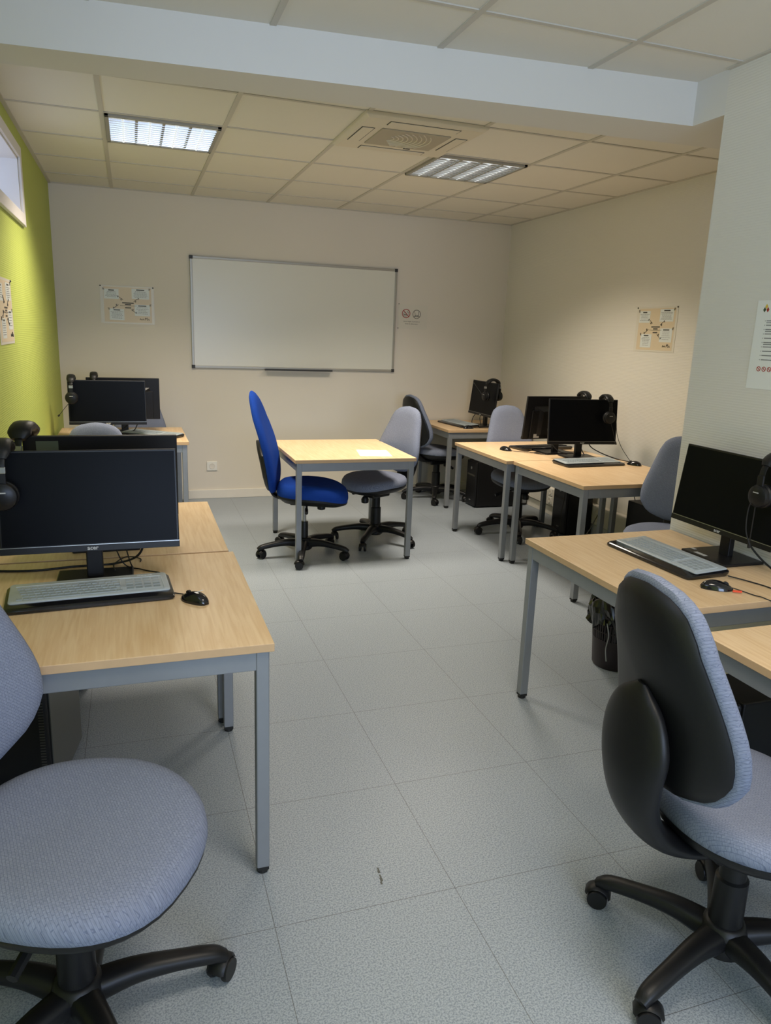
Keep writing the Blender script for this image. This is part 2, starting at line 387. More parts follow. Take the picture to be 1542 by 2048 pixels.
bm = boxes((-.20, .20, -.17, .17, -.006, .001)); g = obj('intake_grille', bm, M_ACGRILL, t, bevel=.006)
bm = bmesh.new()
for k in range(9):
    r = .05 + k * .026; P = [Vector((-.13 + r * cos(a), r * sin(a), -.0075)) for a in [radians(-62 + 124 * q / 12) for q in range(13)]]
    P = [p for p in P if abs(p.y) < .155 and p.x < .18]
    tube(bm, P, .0035, 5, 2)
obj('grille_rib', bm, M_ACPLAS, g, smooth=True)
for q in range(4):
    Mr = Matrix.Rotation(pi / 2 * q, 4, 'Z')
    bm = bmesh.new(); L = .20 if q % 2 == 0 else .15; off = .265
    box(bm, -L, L, -off - .042, -off + .030, -.0015, .002, Mr); obj('outlet_gap', bm, M_DARKGAP, t)
    bm = bmesh.new(); box(bm, -L + .005, L - .005, -off - .037, -off + .025, -.004, .001, Mr); obj('air_vane', bm, M_ACPLAS, t, bevel=.002)
obj('indicator', boxes((.05, .09, .192, .200, -.003, .0)), M_DARKGAP, t)

# ---------------------------------------------------------------- desks
def make_desk(label, x0, x1, y0, y1, group='beech desks on grey steel legs', H=.74):
    """corner coordinates of the top"""
    cx, cy = (x0 + x1) / 2, (y0 + y1) / 2; a, b = (x1 - x0) / 2, (y1 - y0) / 2
    t = thing('desk', label, 'desk', (cx, cy, 0), 0, group)
    bm = bmesh.new(); box(bm, -a, a, -b, b, H - .024, H)
    for f in bm.faces:
        f.material_index = 0 if f.calc_center_median().z > H - .001 else 1
    obj('tabletop', bm, [M_WOOD, M_EDGE], t, bevel=.0015)
    i = .014
    bm = boxes((-a + i, a - i, -b + i, -b + i + .03, H - .082, H - .024), (-a + i, a - i, b - i - .03, b - i, H - .082, H - .024),
               (-a + i, -a + i + .03, -b + i + .03, b - i - .03, H - .082, H - .024), (a - i - .03, a - i, -b + i + .03, b - i - .03, H - .082, H - .024))
    obj('apron', bm, M_STEEL, t, bevel=.002)
    for sx in (-1, 1):
        for sy in (-1, 1):
            x, y = sx * (a - i - .0165), sy * (b - i - .0165)
            bm = boxes((x - .0185, x + .0185, y - .0185, y + .0185, .022, H - .024)); lg = obj('leg', bm, M_STEEL, t, bevel=.003)
            bm = boxes((x - .017, x + .017, y - .017, y + .017, .012, .03)); lathe(bm, [(.016, 0), (.018, .004), (.017, .012), (.011, .014)], 14, Matrix.Translation((x, y, 0)))
            obj('foot', bm, M_RUBBER, lg)
    return t
make_desk('beech desk in the left foreground with a keyboard and mouse near its front corner', -.565, .337, 1.856, 2.745)
make_desk('beech desk directly behind the left foreground desk, mostly hidden by two monitors', -.565, .322, 2.76, 3.615)
make_desk('beech desk in the far left corner below the beige poster on the back wall', -.56, .375, 5.61, 6.46)
make_desk('beech desk alone in the middle of the room with a paper sheet on it', .995, 1.855, 4.73, 5.66)
make_desk('beech desk in the far right corner against the back wall', 2.715, 3.60, 6.16, 6.94)
make_desk('beech desk right of the middle, the farther of the touching pair', 2.455, 3.335, 4.535, 5.43)
make_desk('beech desk right of the middle, the nearer of the touching pair', 2.505, 3.385, 3.66, 4.525)
make_desk('beech desk on the right pushed against the near white wall, over the waste bin', 1.575, 2.335, 1.805, 2.69)
make_desk('beech desk at the right edge of the frame beside the black-backed chair', 1.575, 2.335, .73, 1.63)

# ---------------------------------------------------------------- chairs
def egg(n, a_front, a_back, wmax, sq=2.3):
    P = []
    for k in range(n):
        an = 2 * pi * k / n; c, s = cos(an), sin(an)
        x = (a_front if c > 0 else a_back) * math.copysign(abs(c) ** (2 / sq), c); y = wmax * math.copysign(abs(s) ** (2 / sq), s)
        y *= 1 - .13 * max(0, -x / a_back) + .0
        P.append((x, y))
    return P
def uvmap(o, fn):
    me = o.data; uvl = me.uv_layers.new(name='UVMap')
    for lp in me.loops:
        uvl.data[lp.index].uv = fn(me.vertices[lp.vertex_index].co)
def wfun(v, kind):
    if kind == 'pear': K = [(0, .0), (.02, .075), (.07, .145), (.14, .19), (.24, .217), (.34, .219), (.45, .208), (.58, .188), (.72, .167), (.84, .148), (.92, .125), (.97, .092), (.99, .055), (1, .0)]
    else: K = [(0, .0), (.02, .085), (.06, .14), (.14, .19), (.25, .215), (.4, .225), (.55, .22), (.7, .198), (.82, .165), (.9, .128), (.96, .085), (.99, .045), (1, .0)]
    for (a, wa), (b, wb) in zip(K, K[1:]):
        if v <= b: f = (v - a) / (b - a); return wa + (wb - wa) * f
    return 0
def outline(kind, h, n=22):
    vs = [.5 - .5 * cos(pi * k / n) for k in range(n + 1)]
    right = [(wfun(v, kind), v * h) for v in vs]; left = [(-wfun(v, kind), v * h) for v in reversed(vs[1:-1])]
    return right + left
def back_x(u, z, h, tilt, wrap):
    v = z / h
    return -tilt * v + wrap * u * u + .03 * sin(pi * min(1, v / .75)) * (1 if v < .75 else 1) * .6
def make_back(kind, h, z0, x0, tilt, seat_mat, t, wrap=.7, shell_top=1.0):
    O = outline(kind, h); cz = h * .42
    def ring(s, off, kz=1.0):
        return [Vector((x0 + back_x(u * s, cz + (z - cz) * s, h, tilt, wrap) + off, u * s, z0 + cz + (z - cz) * s)) for u, z in O]
    bm = bmesh.new()
    rings(bm, [ring(s, o) for s, o in ((.04, .040), (.3, .040), (.6, .038), (.8, .033), (.92, .024), (.98, .010), (1.0, -.004), (.985, -.016), (.95, -.022), (.5, -.022))])
    bk = obj('backrest', bm, seat_mat, t, smooth=True); uvmap(bk, lambda c: (c.y, c.z))
    bm = bmesh.new()
    def ring2(s, off):
        r = []
        for u, z in O:
            zz = cz + (z - cz) * s
            if shell_top < 1: zz = min(zz, h * shell_top - .06 * (u / .2) ** 2)
            r.append(Vector((x0 + back_x(u * s, zz, h, tilt, wrap) + off, u * s, z0 + zz)))
        return r
    rings(bm, [ring2(s, o) for s, o in ((.93, -.016), (.945, -.026), (.92, -.036), (.84, -.046), (.7, -.054), (.4, -.060), (.05, -.062))])
    obj('back_shell', bm, M_CHAIRBLK, t, smooth=True)
    return bk
def make_chair(name, label, loc, rotz, base_rot, blue=False, hseat=.515, group='swivel chairs with blue grey upholstery', zb=.52, hb=.51, ks=1.0):
    t = thing(name, label, 'chair', loc, rotz, group)
    fab = M_BLUEFAB if blue else M_FAB
    P = egg(44, .30, .20, .24, 2.9) if blue else egg(44, .25 * ks, .228 * ks, .245 * ks, 2.45)
    kt = 1.45 if blue else 1.0
    def sz(x, y, s): return -.028 * max(0, x / .245) ** 2 * s + .010 * (y / .24) ** 2 + .012 * max(0, -x / .225) ** 2
    def ring(s, z, k=1.0): return [Vector((x * s + .01, y * s, hseat + z * (kt if z > -.08 else 1.3 if blue else 1) + sz(x * s, y * s, 1) * k)) for x, y in P]
    bm = bmesh.new()
    rings(bm, [ring(s, z) for s, z in ((.05, -.002), (.35, -.001), (.6, 0), (.78, -.001), (.88, -.005), (.95, -.014), (.99, -.030), (1.0, -.048), (.985, -.062), (.95, -.068), (.5, -.068))])
    s = obj('seat', bm, fab, t, smooth=True); uvmap(s, lambda c: (c.x + (c.z - hseat) * .5, c.y))
    bm = bmesh.new()
    rings(bm, [ring(s_, z, .9) for s_, z in ((.4, -.06), (.985, -.062), (.985, -.072), (.94, -.088), (.8, -.105), (.5, -.118), (.2, -.12))])
    obj('seat_shell', bm, M_CHAIRBLK, t, smooth=True)
    # mechanism and lever
    bm = boxes((-.10, .09, -.055, .055, hseat - .165, hseat - .105)); obj('mechanism', bm, M_CHAIRBLK, t, bevel=.012)
    bm = bmesh.new(); tube(bm, [(.02, -.05, hseat - .14), (.03, -.14, hseat - .15), (.035, -.2, hseat - .17)], .006, 8)
    tube(bm, [(.03, -.17, hseat - .16), (.036, -.225, hseat - .175)], .012, 8, 2); obj('lever', bm, M_CHAIRBLK, t, smooth=True)
    bm = bmesh.new(); Mx = Matrix.Translation((-.13, 0, hseat - .175)) @ Matrix.Rotation(radians(0), 4, 'Y')
    lathe(bm, [(.018, .0), (.028, .004), (.030, .03), (.018, .05)], 12, Matrix.Translation((.12, .0, hseat - .20))); obj('tension_knob', bm, M_CHAIRBLK, t, smooth=True)
    if blue:
        make_back('oval', .71, .455, -.215, .15, fab, t, wrap=.5, shell_top=.52)
        bm = bmesh.new(); sweep(bm, [(-.06, 0, .425), (-.15, 0, .425), (-.215, 0, .45), (-.245, 0, .52)], [.09, .09, .10, .08], [.03, .03, .03, .02]); obj('back_bracket', bm, M_CHAIRBLK, t, smooth=True)
    else:
        make_back('pear', hb, zb, -.235, .10, fab, t)
        bm = bmesh.new(); z = hseat
        q = zb - .56
        sweep(bm, [(-.06, 0, z - .125), (-.17, 0, z - .115), (-.262, 0, z - .07), (-.318, 0, z + .01 + q), (-.338, 0, z + .10 + q), (-.338, 0, z + .19 + q), (-.338, 0, z + .27 + q), (-.336, 0, z + .32 + q)],
              [.12, .13, .145, .165, .205, .23, .165, .03], [.035, .04, .06, .08, .085, .075, .05, .015], 28, 8, 2.1); obj('back_bracket', bm, M_CHAIRBLK, t, smooth=True)
    # gas column
    bm = bmesh.new(); lathe(bm, [(.042, .10), (.040, .265), (.033, .27), (.032, hseat - .17), (.038, hseat - .165), (.038, hseat - .12)] if not blue else [(.028, .10), (.028, .25), (.026, .255), (.016, .256)], 20)
    obj('gas_column', bm, M_CHAIRBLK if not blue else [M_CHAIRBLK], t, smooth=True)
    if blue: bm = bmesh.new(); lathe(bm, [(.014, .25), (.014, hseat - .13)], 16); obj('gas_rod', bm, M_SILVER, t, smooth=True)
    # star base
    bm = bmesh.new(); lathe(bm, [(.050, .052), (.058, .06), (.058, .115), (.050, .135), (.042, .14)], 24)
    for k in range(5):
        a = base_rot + 2 * pi * k / 5; d = Vector((cos(a), sin(a), 0)); sd = Vector((-sin(a), cos(a), 0))
        sweep(bm, [d * .03 + Vector((0, 0, .098)), d * .12 + Vector((0, 0, .108)), d * .21 + Vector((0, 0, .100)), d * .30 + Vector((0, 0, .084)), d * .335 + Vector((0, 0, .068))], [.074, .060, .050, .045, .034], [.064, .050, .040, .036, .024], 12, side=sd)
    base = obj('star_base', bm, M_CHAIRBLK, t, smooth=True)
    for k in range(5):
        a = base_rot + 2 * pi * k / 5; px, py = .318 * cos(a), .318 * sin(a); rr = random.uniform(0, 2 * pi)
        Mc = Matrix.Translation((px, py, .0)) @ Matrix.Rotation(rr, 4, 'Z') @ Matrix.Translation((.012, 0, 0))
        bm = bmesh.new()
        for sy in (-1, 1):
            lathe(bm, [(.004, 0), (.020, .001), (.027, .004), (.029, .010), (.027, .019)], 18, Mc @ Matrix.Translation((0, sy * .004 , .029)) @ Matrix.Rotation(radians(-90 * sy), 4, 'X') @ Matrix.Translation((0, 0, .004)))
        # hood over the wheels
        R = []
        for q in range(11):
            an = radians(-5 + 150 * q / 10); c_, s_ = cos(an + .4), sin(an + .4)
            R.append([Mc @ Vector((rr_ * c_, yy, .029 + rr_ * s_)) for rr_, yy in ((.031, -.023), (.037, -.016), (.037, .016), (.031, .023))])
        rings(bm, R)
        lathe(bm, [(.009, .05), (.009, .075)], 10, Matrix.Translation((px, py, 0)))
        obj('castor', bm, M_CHAIRBLK, base, smooth=True)
    return t
CH = [
 # name, label, x, y, facing deg, base deg
 ('left foreground blue grey swivel chair, only seat and edge of backrest in frame', -.175, 1.50, -32, 6),
 ('blue grey swivel chair in the right foreground seen from behind its black back shell', 1.39, 1.215, -4, 124),
 ('blue grey swivel chair facing left at the middle desk, opposite the royal blue chair', 1.745, 5.27, 207, 20),
 ('swivel chair with black back to the camera drawn up to the far right corner desk', 2.80, 6.60, 12, 30),
 ('blue grey swivel chair behind the touching pair of desks, facing the camera', 2.965, 5.235, 268, 30),
 ('blue grey swivel chair partly hidden by the corner of the near white wall', 2.865, 3.31, 222, 10),
 ('blue grey swivel chair whose rounded top shows above the left foreground monitors', -.21, 4.10, 270, 10),
 ('blue grey swivel chair in the far left corner, its side showing right of a monitor', .06, 6.42, 274, 10),
]
for L, x, y, f, b in CH:
    make_chair('swivel_chair', L, (x, y, 0), radians(f), radians(b - f), **({'zb': .585, 'hb': .52, 'hseat': .54, 'ks': 1.09} if 'left foreground blue' in L else {'zb': .56, 'hb': .53} if 'right foreground' in L else {'zb': .54, 'hseat': .535} if 'partly hidden' in L else {}))
make_chair('swivel_chair', 'royal blue high-backed swivel chair left of the middle desk', (1.115, 4.98, 0), radians(-18), radians(272), blue=True, hseat=.545, group='blue chair')

# ---------------------------------------------------------------- monitors
def make_monitor(label, x, y, rotz, tilt=8, logo=True, sticker=False, base_label=False, H=.74, neck_off=0.0, roll=0, up=0, rating=False):
    """screen faces local -y"""
    t = thing('computer_monitor', label, 'monitor', (x, y, H), rotz, 'flat black computer monitors')
    b = obj('stand_base', boxes((-.12, .12, -.10, .10, 0, .012)), M_HOUSE, t, bevel=.004)
    if base_label: obj('base_sticker', boxes((-.06, .0, -.09, -.07, .0122, .0126), (-.113, -.09, -.06, -.045, .0122, .0126)), M_LOGO, b)
    obj('stand_neck', boxes((-.026, .026, .005, .032, .01, .20)), M_BLACK, t, bevel=.004)
    M = Matrix.Translation((0, -.012, .265 + up)) @ Matrix.Rotation(radians(-tilt), 4, 'X') @ Matrix.Rotation(radians(roll), 4, 'Y')
    w_, h_ = .27, .1625
    bm = bmesh.new(); box(bm, -w_, w_, -.010, .008, -h_, h_, M)
    box(bm, -w_ + .05, w_ - .05, .008, .022, -h_ + .004, .06, M)
    # sloped thick centre of the housing
    R = [[M @ Vector((sx * a, yy, zz)) for sx, zz in ((-1, z0), (1, z0), (1, z1), (-1, z1))] for a, yy, z0, z1 in ((.20, .008, -h_ + .002, .09), (.13, .034, -.12, .05))]
    rings(bm, R)
    hs = obj('housing', bm, M_HOUSE, t, bevel=.003)
    bm = bmesh.new()
    for k in range(9): box(bm, -.11 + k * .0275 - .009, -.11 + k * .0275 + .009, .020, .0345, .052, .056, M)
    obj('vent', bm, M_BLACK, hs)
    obj('screen', box(bmesh.new(), -w_ + .007, w_ - .007, -.0112, -.009, -h_ + .024, h_ - .007, M), M_SCREEN, t)
    c = obj('chin', box(bmesh.new(), -w_ - .0005, w_ + .0005, -.0125, -.009, -h_ - .001, -h_ + .020, M), M_BLACK, t, bevel=.001)
    obj('chin_edge', box(bmesh.new(), -w_, w_, -.0135, -.012, -h_ + .0195, -h_ + .0215, M), M_SILVER, c)
    if logo: obj('maker_logo', text_bm('acer', .019, M @ Matrix.Translation((0, -.0128, -h_ + .004)) @ XZ, bold=.0004), M_LOGO, c)
    if sticker:
        st = obj('label_sticker', box(bmesh.new(), .15, .225, .0085, .0095, .095, .145, M), M_STICKER, hs)
    if rating: bm = bmesh.new(); box(bm, .135, .185, .0225, .0235, -.15, -.12, M); obj('rating_label', bm, M_LOGO, hs)
    return t
make_monitor('black monitor with its dark screen facing the camera on the left foreground desk', -.145, 2.50, radians(0), tilt=9, up=.012)
make_monitor('black monitor turned away, showing its back behind the left foreground monitor', -.12, 2.93, radians(180), tilt=6, logo=False, sticker=True)
make_monitor('black monitor facing the camera on the far left corner desk', -.185, 5.86, radians(0), tilt=4)
make_monitor('black monitor turned away at the back of the far left corner desk', -.075, 6.16, radians(180), tilt=4, logo=False)
make_monitor('thin black monitor facing left on the far right corner desk', 3.20, 6.44, radians(-90), tilt=6, neck_off=0)
make_monitor('black monitor turned away on the farther of the touching pair of desks', 3.02, 4.86, radians(184), tilt=7, logo=False, rating=True)
make_monitor('black monitor facing the camera on the nearer of the touching pair of desks', 3.09, 4.62, radians(-6), tilt=6, roll=0)
make_monitor('black monitor angled beside the near white wall on the right desk', 2.235, 2.262, radians(-90), tilt=7, base_label=True)

# ---------------------------------------------------------------- keyboards and mice
def make_keyboard(label, x, y, rotz, cover=True, logo=False, H=.74):
    t = thing('computer_keyboard', label, 'keyboard', (x, y, H), rotz, 'black computer keyboards')
    def outl(a, b, c, n=6, cy=0):
        P = []
        for sx, sy, a0 in ((1, 1, 0), (-1, 1, 90), (-1, -1, 180), (1, -1, 270)):
            for k in range(n + 1):
                an = radians(a0 + 90 * k / n); P.append((sx * (a - c) + c * cos(an), cy + sy * (b - c) + c * sin(an)))
        return P
    bm = bmesh.new(); Z = lambda y_, z: z + .010 * (y_ + .1) / .2
    rings(bm, [[Vector((p[0], p[1], Z(p[1], z) if z > .001 else 0)) for p in outl(a, b, .02)] for a, b, z in ((.236, .096, 0), (.242, .102, .004), (.242, .102, .010), (.236, .096, .016))])
    obj('keyboard_body', bm, M_GLOSSBLK, t, smooth=True)
    if cover:
        bm = bmesh.new()
        rings(bm, [[Vector((p[0], p[1], Z(p[1], z))) for p in outl(a, b, .01, cy=.018)] for a, b, z in ((.232, .076, .015), (.232, .076, .019), (.229, .073, .021))])
        cv = obj('silicone_cover', bm, M_COVER, t, smooth=True)
        bm = bmesh.new(); x = -.208
        for r in range(5):
            yy = .048 - r * .0205; n = 15; off = (0, .006, .010, .016, .0)[r]; xx = -.210 + off
            while xx < .075:
                w_ = .0165 if not (r == 4 and -.14 < xx < -.02) else .10
                box(bm, xx, xx + w_, yy - .0075, yy + .0075, Z(yy, .020), Z(yy, .0225)); xx += w_ + .0028
        obj('key', bm, M_KEY, cv, bevel=.001)
        bm = boxes((.085, .0865, -.05, .062, .030, .0312), (.088, .215, .0605, .062, .0305, .0318), (.214, .2155, -.05, .062, .030, .0312), (-.215, .12, .066, .0672, .031, .032), (.088, .215, -.05, -.0485, .024, .0255))
        for v in bm.verts: v.co.z = Z(v.co.y, .0212 + (.0012 if v.co.z > .0311 else 0))
        obj('cover_ridge', bm, M_KEYLINE, cv)
        bm = bmesh.new()
        for r in range(4):
            for c in range(4): 
                yy = .047 - r * .0235; xx = .103 + c * .027; box(bm, xx, xx + .021, yy - .009, yy + .009, Z(yy, .0205), Z(yy, .0216))
        obj('number_key', bm, M_KEY, cv, bevel=.001)
        if logo: obj('maker_logo', text_bm('Microsoft', .012, Matrix.Translation((.165, .073, Z(.073, .0213)))), M_WPRINT, cv)
    else:
        bm = bmesh.new()
        for r in range(5):
            for c in range(21): box(bm, -.21 + c * .0203, -.21 + c * .0203 + .017, .05 - r * .02 - .007, .05 - r * .02 + .007, Z(.05 - r * .02, .016), Z(.05 - r * .02, .021))
        obj('key', bm, M_BLACK, t, bevel=.001)
    return t
make_keyboard('black keyboard under a grey silicone cover on the left foreground desk', -.15, 2.345, radians(4), logo=True)
make_keyboard('keyboard with grey silicone cover standing skewed on the far left corner desk', .115, 5.95, radians(-38))
make_keyboard('keyboard with grey silicone cover on the far right corner desk', 2.985, 6.56, radians(-84))
make_keyboard('uncovered black keyboard on the farther of the touching pair of desks', 3.03, 5.06, radians(186), cover=False)
make_keyboard('keyboard with grey silicone cover on the nearer of the touching pair of desks', 2.995, 4.345, radians(3))
make_keyboard('keyboard with grey silicone cover beside the angled monitor on the right desk', 1.975, 2.29, radians(-88))
def make_mouse(label, x, y, rotz, cord, logo=False, tagged=False, H=.74, group='black computer mice'):
    """points along local +y"""
    t = thing('computer_mouse', label, 'mouse', (x, y, H), rotz, group)
    bm = bmesh.new(); R = []; N = 14
    for k in range(N + 1):
        v = k / N; yy = -.054 + .108 * v; e = max(.0, sin(pi * min(1, max(0, v * .96 + .02)))) ** .42
        ww = .030 * e * (1 - .08 * sin(2 * pi * v)); hh = .036 * e * (1 - .38 * v ** 1.5)
        R.append([Vector((ww * cos(a), yy, hh * max(0, sin(a)) ** .8 if sin(a) > 0 else 0)) for a in [2 * pi * q / 20 for q in range(20)]])
    rings(bm, R); b = obj('mouse_body', bm, M_GLOSSBLK, t, smooth=True)
    bm = bmesh.new(); lathe(bm, [(.002, -.0035), (.011, -.0035), (.011, .0035), (.002, .0035)], 14, Matrix.Translation((0, .028, .018)) @ Matrix.Rotation(radians(90), 4, 'Y')); obj('scroll_wheel', bm, M_RUBBER, t, smooth=True)
    if logo: obj('maker_logo', text_bm('Microsoft', .0085, Matrix.Translation((0, -.022, .0368)) @ Matrix.Rotation(radians(-4), 4, 'X') , ext=.0006), M_WPRINT, t)
    bm = bmesh.new(); tube(bm, [(0, .052, .008)] + cord, .0019, 6); obj('cord', bm, M_RUBBER, t, smooth=True)
    if tagged: obj('cord_tag', boxes((.030, .036, .045, .075, .004, .010)), M_ORANGE, t)
    return t
make_mouse('glossy black mouse on the left foreground desk, right of the covered keyboard', .155, 2.235, radians(35), [(.005, .075, .004), (-.02, .14, .003), (-.06, .22, .003), (-.09, .30, .003)], logo=True)
make_mouse('black mouse on the right desk with its cord trailing over the edge', 1.925, 1.95, radians(-118), [(.01, .07, .006), (.045, .11, .003), (.075, .14, .003), (.11, .19, -.02), (.125, .20, -.12), (.13, .20, -.25)], tagged=True)
make_mouse('black mouse at the left corner of the farther of the touching pair of desks', 2.685, 4.99, radians(200), [(-.02, .09, .003), (-.08, .13, .003), (-.18, .10, .003), (-.25, .02, .003)])
make_mouse('black mouse right of the covered keyboard on the nearer of the touching pair', 3.318, 4.27, radians(20), [(-.01, .09, .003), (.0, .14, .003), (-.06, .2, .003), (-.14, .24, .003)])
make_mouse('black mouse in front of the keyboard on the far right corner desk', 2.965, 6.27, radians(-80), [(.0, .09, .003), (.01, .14, .003), (.04, .2, .003)])

# ---------------------------------------------------------------- headsets
def make_headset(label, x, y, ztop, rotz, mic=(1, 0, -.06), micside=1, span=.078, lean=0, silver=True, pad=1.0):
    t = thing('headset', label, 'headset', (x, y, ztop - .205), rotz, 'black headsets hung on monitors')
    arc = [Vector((span * 1.02 * sin(a), 0, .118 + .082 * cos(a))) for a in [radians(-90 + 180 * k / 12) for k in range(13)]]
    bm = bmesh.new(); sweep(bm, arc, [.026] * 13, [.006] * 13, 10, 2, side=Vector((0, 1, 0))); obj('headband', bm, M_BLACK, t, smooth=True)
    bm = bmesh.new(); sweep(bm, arc[2:-2], [.036 * pad] + [.056 * pad] * 7 + [.036 * pad], [.016 * pad] + [.028 * pad] * 7 + [.016 * pad], 12, 2); obj('headband_pad', bm, M_CHAIRBLK, t, smooth=True)
    for s in (-1, 1):
        bm = boxes((s * span - .005 + s * .003, s * span + .005 + s * .003, -.014, .014, .055, .125)); yk = obj('slider', bm, M_BLACK, t, bevel=.003)
        if silver: obj('slider_plate', boxes((s * (span + .003) - .0065, s * (span + .003) + .0065, -.0145, .0145, .118, .138)), M_SILVER, yk, bevel=.002)
        Mx = Matrix.Translation((s * span, 0, .048)) @ Matrix.Rotation(radians(90 * s), 4, 'Y')
        bm = bmesh.new(); lathe(bm, [(.030, -.012), (.041, -.006), (.043, .004), (.040, .012), (.030, .017), (.010, .019)], 26, Mx); e = obj('ear_cup', bm, M_HOUSE, t, smooth=True)
        bm = bmesh.new(); lathe(bm, [(.020, -.012), (.038, -.030), (.044, -.024), (.045, -.012), (.040, -.006)], 26, Mx); obj('ear_cushion', bm, M_CHAIRBLK, t, smooth=True)
        Ml = Matrix.Translation((s * (span + .0195), 0, .058)) @ Matrix.Rotation(radians(90 * s), 4, 'Z') @ XZ
        obj('logo_mark', boxes((s * (span + .0185) - .001, s * (span + .0185) + .001, -.012, .012, .060, .0635)), M_LOGO, e)
    s = micside; a = Vector((s * (span + .01), 0, .03)); d = Vector(mic)
    bm = bmesh.new(); tube(bm, [a, a + d * .45 + Vector((0, 0, .004)), a + d], .0022, 6); tube(bm, [a + d, a + d * 1.12], lambda q: .010 * (1 - .4 * abs(2 * q - 1)), 10, 2)
    obj('microphone', bm, M_RUBBER, t, smooth=True)
    return t
make_headset('black headset at the left frame edge, hung on the left foreground monitor', -.385, 2.475, 1.215, radians(90), mic=(.02, .12, -.05), micside=-1)
make_headset('black headset hung on the monitor that turns its back to the camera at left', -.385, 2.955, 1.205, radians(80), mic=(0, .03, -.12), micside=1, pad=1.4)
make_headset('black headset with drooping microphone on the far left corner desk monitor', -.425, 5.845, 1.200, radians(90), mic=(0, .085, -.10), micside=-1)
make_headset('black headset on the turned-away monitor of the far left corner desk, only its band visible', -.285, 6.165, 1.202, radians(90), mic=(0, 0, -.1), micside=1)
make_headset('black headset on the far right corner monitor, both ear cups visible', 3.19, 6.27, 1.200, radians(6), mic=(-.05, .1, .12), micside=-1)
make_headset('black headset arched over the turned-away monitor of the touching pair of desks', 3.26, 4.875, 1.200, radians(90), mic=(0, 0, -.1), micside=1)
make_headset('black headset hung over the screen on the nearer of the touching pair of desks', 3.265, 4.60, 1.200, radians(84), mic=(.0, -.06, -.155), micside=-1, silver=False)
make_headset('black headset at the right frame edge, hung on the angled monitor', 2.225, 2.04, 1.205, radians(0), mic=(.02, .02, -.165), micside=-1, silver=False)

# ---------------------------------------------------------------- computer towers
def make_tower(label, x0, x1, y0, y1, h, front, rot=0, grey_side=False):
    cx, cy = (x0 + x1) / 2, (y0 + y1) / 2; a, b = (x1 - x0) / 2, (y1 - y0) / 2
    t = thing('computer_tower', label, 'computer', (cx, cy, 0), rot, 'black desktop computer towers')
    c = obj('tower_case', boxes((-a, a, -b, b, .012, h)), M_BLACK, t, bevel=.006)
    for k in range(2):
        for q in range(2):
            obj('foot', boxes(((2 * k - 1) * (a - .03) - .012, (2 * k - 1) * (a - .03) + .012, (2 * q - 1) * (b - .03) - .012, (2 * q - 1) * (b - .03) + .012, 0, .013)), M_RUBBER, t)
    if front == 'x': 
        fr = obj('front_panel', boxes((-a - .022, -a, -b + .002, b - .002, .014, h - .002)), M_HOUSE, t, bevel=.010)
        obj('power_button', boxes((-a - .025, -a - .02, -.012, .012, h - .08, h - .056)), M_SILVER, fr, bevel=.003)
        obj('drive_slot', boxes((-a - .0235, -a - .021, -b + .03, b - .03, h - .14, h - .125)), M_DARKGAP, fr)
        obj('maker_logo', text_bm('acer', .02, Matrix.Translation((-a - .0225, .0, .06)) @ Matrix.Rotation(radians(-90), 4, 'Z') @ XZ), M_LOGO, fr)
    else:
        fr = obj('front_panel', boxes((-a + .002, a - .002, -b - .022, -b, .014, h - .002)), M_HOUSE, t, bevel=.010)
        bm = bmesh.new()
        for q in range(38): box(bm, a - .028, a - .012, -b - .0235, -b - .021, .03 + q * .010, .035 + q * .010)
        obj('perforated_strip', bm, M_DARKGAP, fr)
        obj('power_button', boxes((-.012, .012, -b - .025, -b - .02, h - .08, h - .056)), M_SILVER, fr, bevel=.003)
    if grey_side: obj('side_panel', boxes((a, a + .003, -b + .004, b - .004, .016, h - .004)), M_PCGREY, t)
    return t
make_tower('black computer tower with a grey side under the left foreground desk', -.475, -.275, 2.42, 2.80, .42, 'y', radians(-9), True)
make_tower('black computer tower on the floor under the second desk at left', -.42, -.24, 3.24, 3.56, .40, 'y')
make_tower('black computer tower below the far right corner desk', 3.03, 3.45, 6.13, 6.34, .44, 'x')
make_tower('black computer tower by the wall under the farther of the touching pair', 3.34, 3.57, 5.06, 5.27, .44, 'x')
make_tower('black computer tower under the nearer touching desk, beside the half-hidden chair', 3.42, 3.575, 3.95, 4.42, .45, 'y')
make_tower('black computer tower under the right desk, half behind the foreground chair', 1.83, 2.28, 1.665, 1.87, .45, 'x')

# ---------------------------------------------------------------- waste bin
t = thing('waste_bin', 'dark slotted plastic waste bin lined with a black bag under the right desk', 'bin', (2.235, 2.86, 0), 0)
bm = bmesh.new(); lathe(bm, [(.098, 0), (.104, .01), (.115, .15), (.110, .15), (.10, .012)], 40, cap=True)
rings(bm, [[Vector((r * cos(2 * pi * i / 40), r * sin(2 * pi * i / 40), z)) for i in range(40)] for r, z in ((.124, .27), (.131, .272), (.132, .295), (.126, .295))], False, False)
obj('bin_body', bm, M_BIN, t, smooth=True)
bm = bmesh.new()
for k in range(56):
    a = 2 * pi * k / 56; Mr = Matrix.Rotation(a, 4, 'Z')
    R = [[Mr @ Vector((r + dx, w_, z)) for dx, w_ in ((0, -.0035), (.003, -.0035), (.003, .0035), (0, .0035))] for r, z in ((.112, .15), (.124, .275))]
    rings(bm, R)
for z in (.19, .232):
    r = .112 + .012 * (z - .15) / .125
    rings(bm, [[Vector((q * cos(2 * pi * i / 40), q * sin(2 * pi * i / 40), zz)) for i in range(40)] for q, zz in ((r, z), (r + .003, z), (r + .003, z + .005), (r, z + .005))], False, False)
obj('slotted_band', bm, M_BIN, t)
bm = bmesh.new(); n = 72; R = []
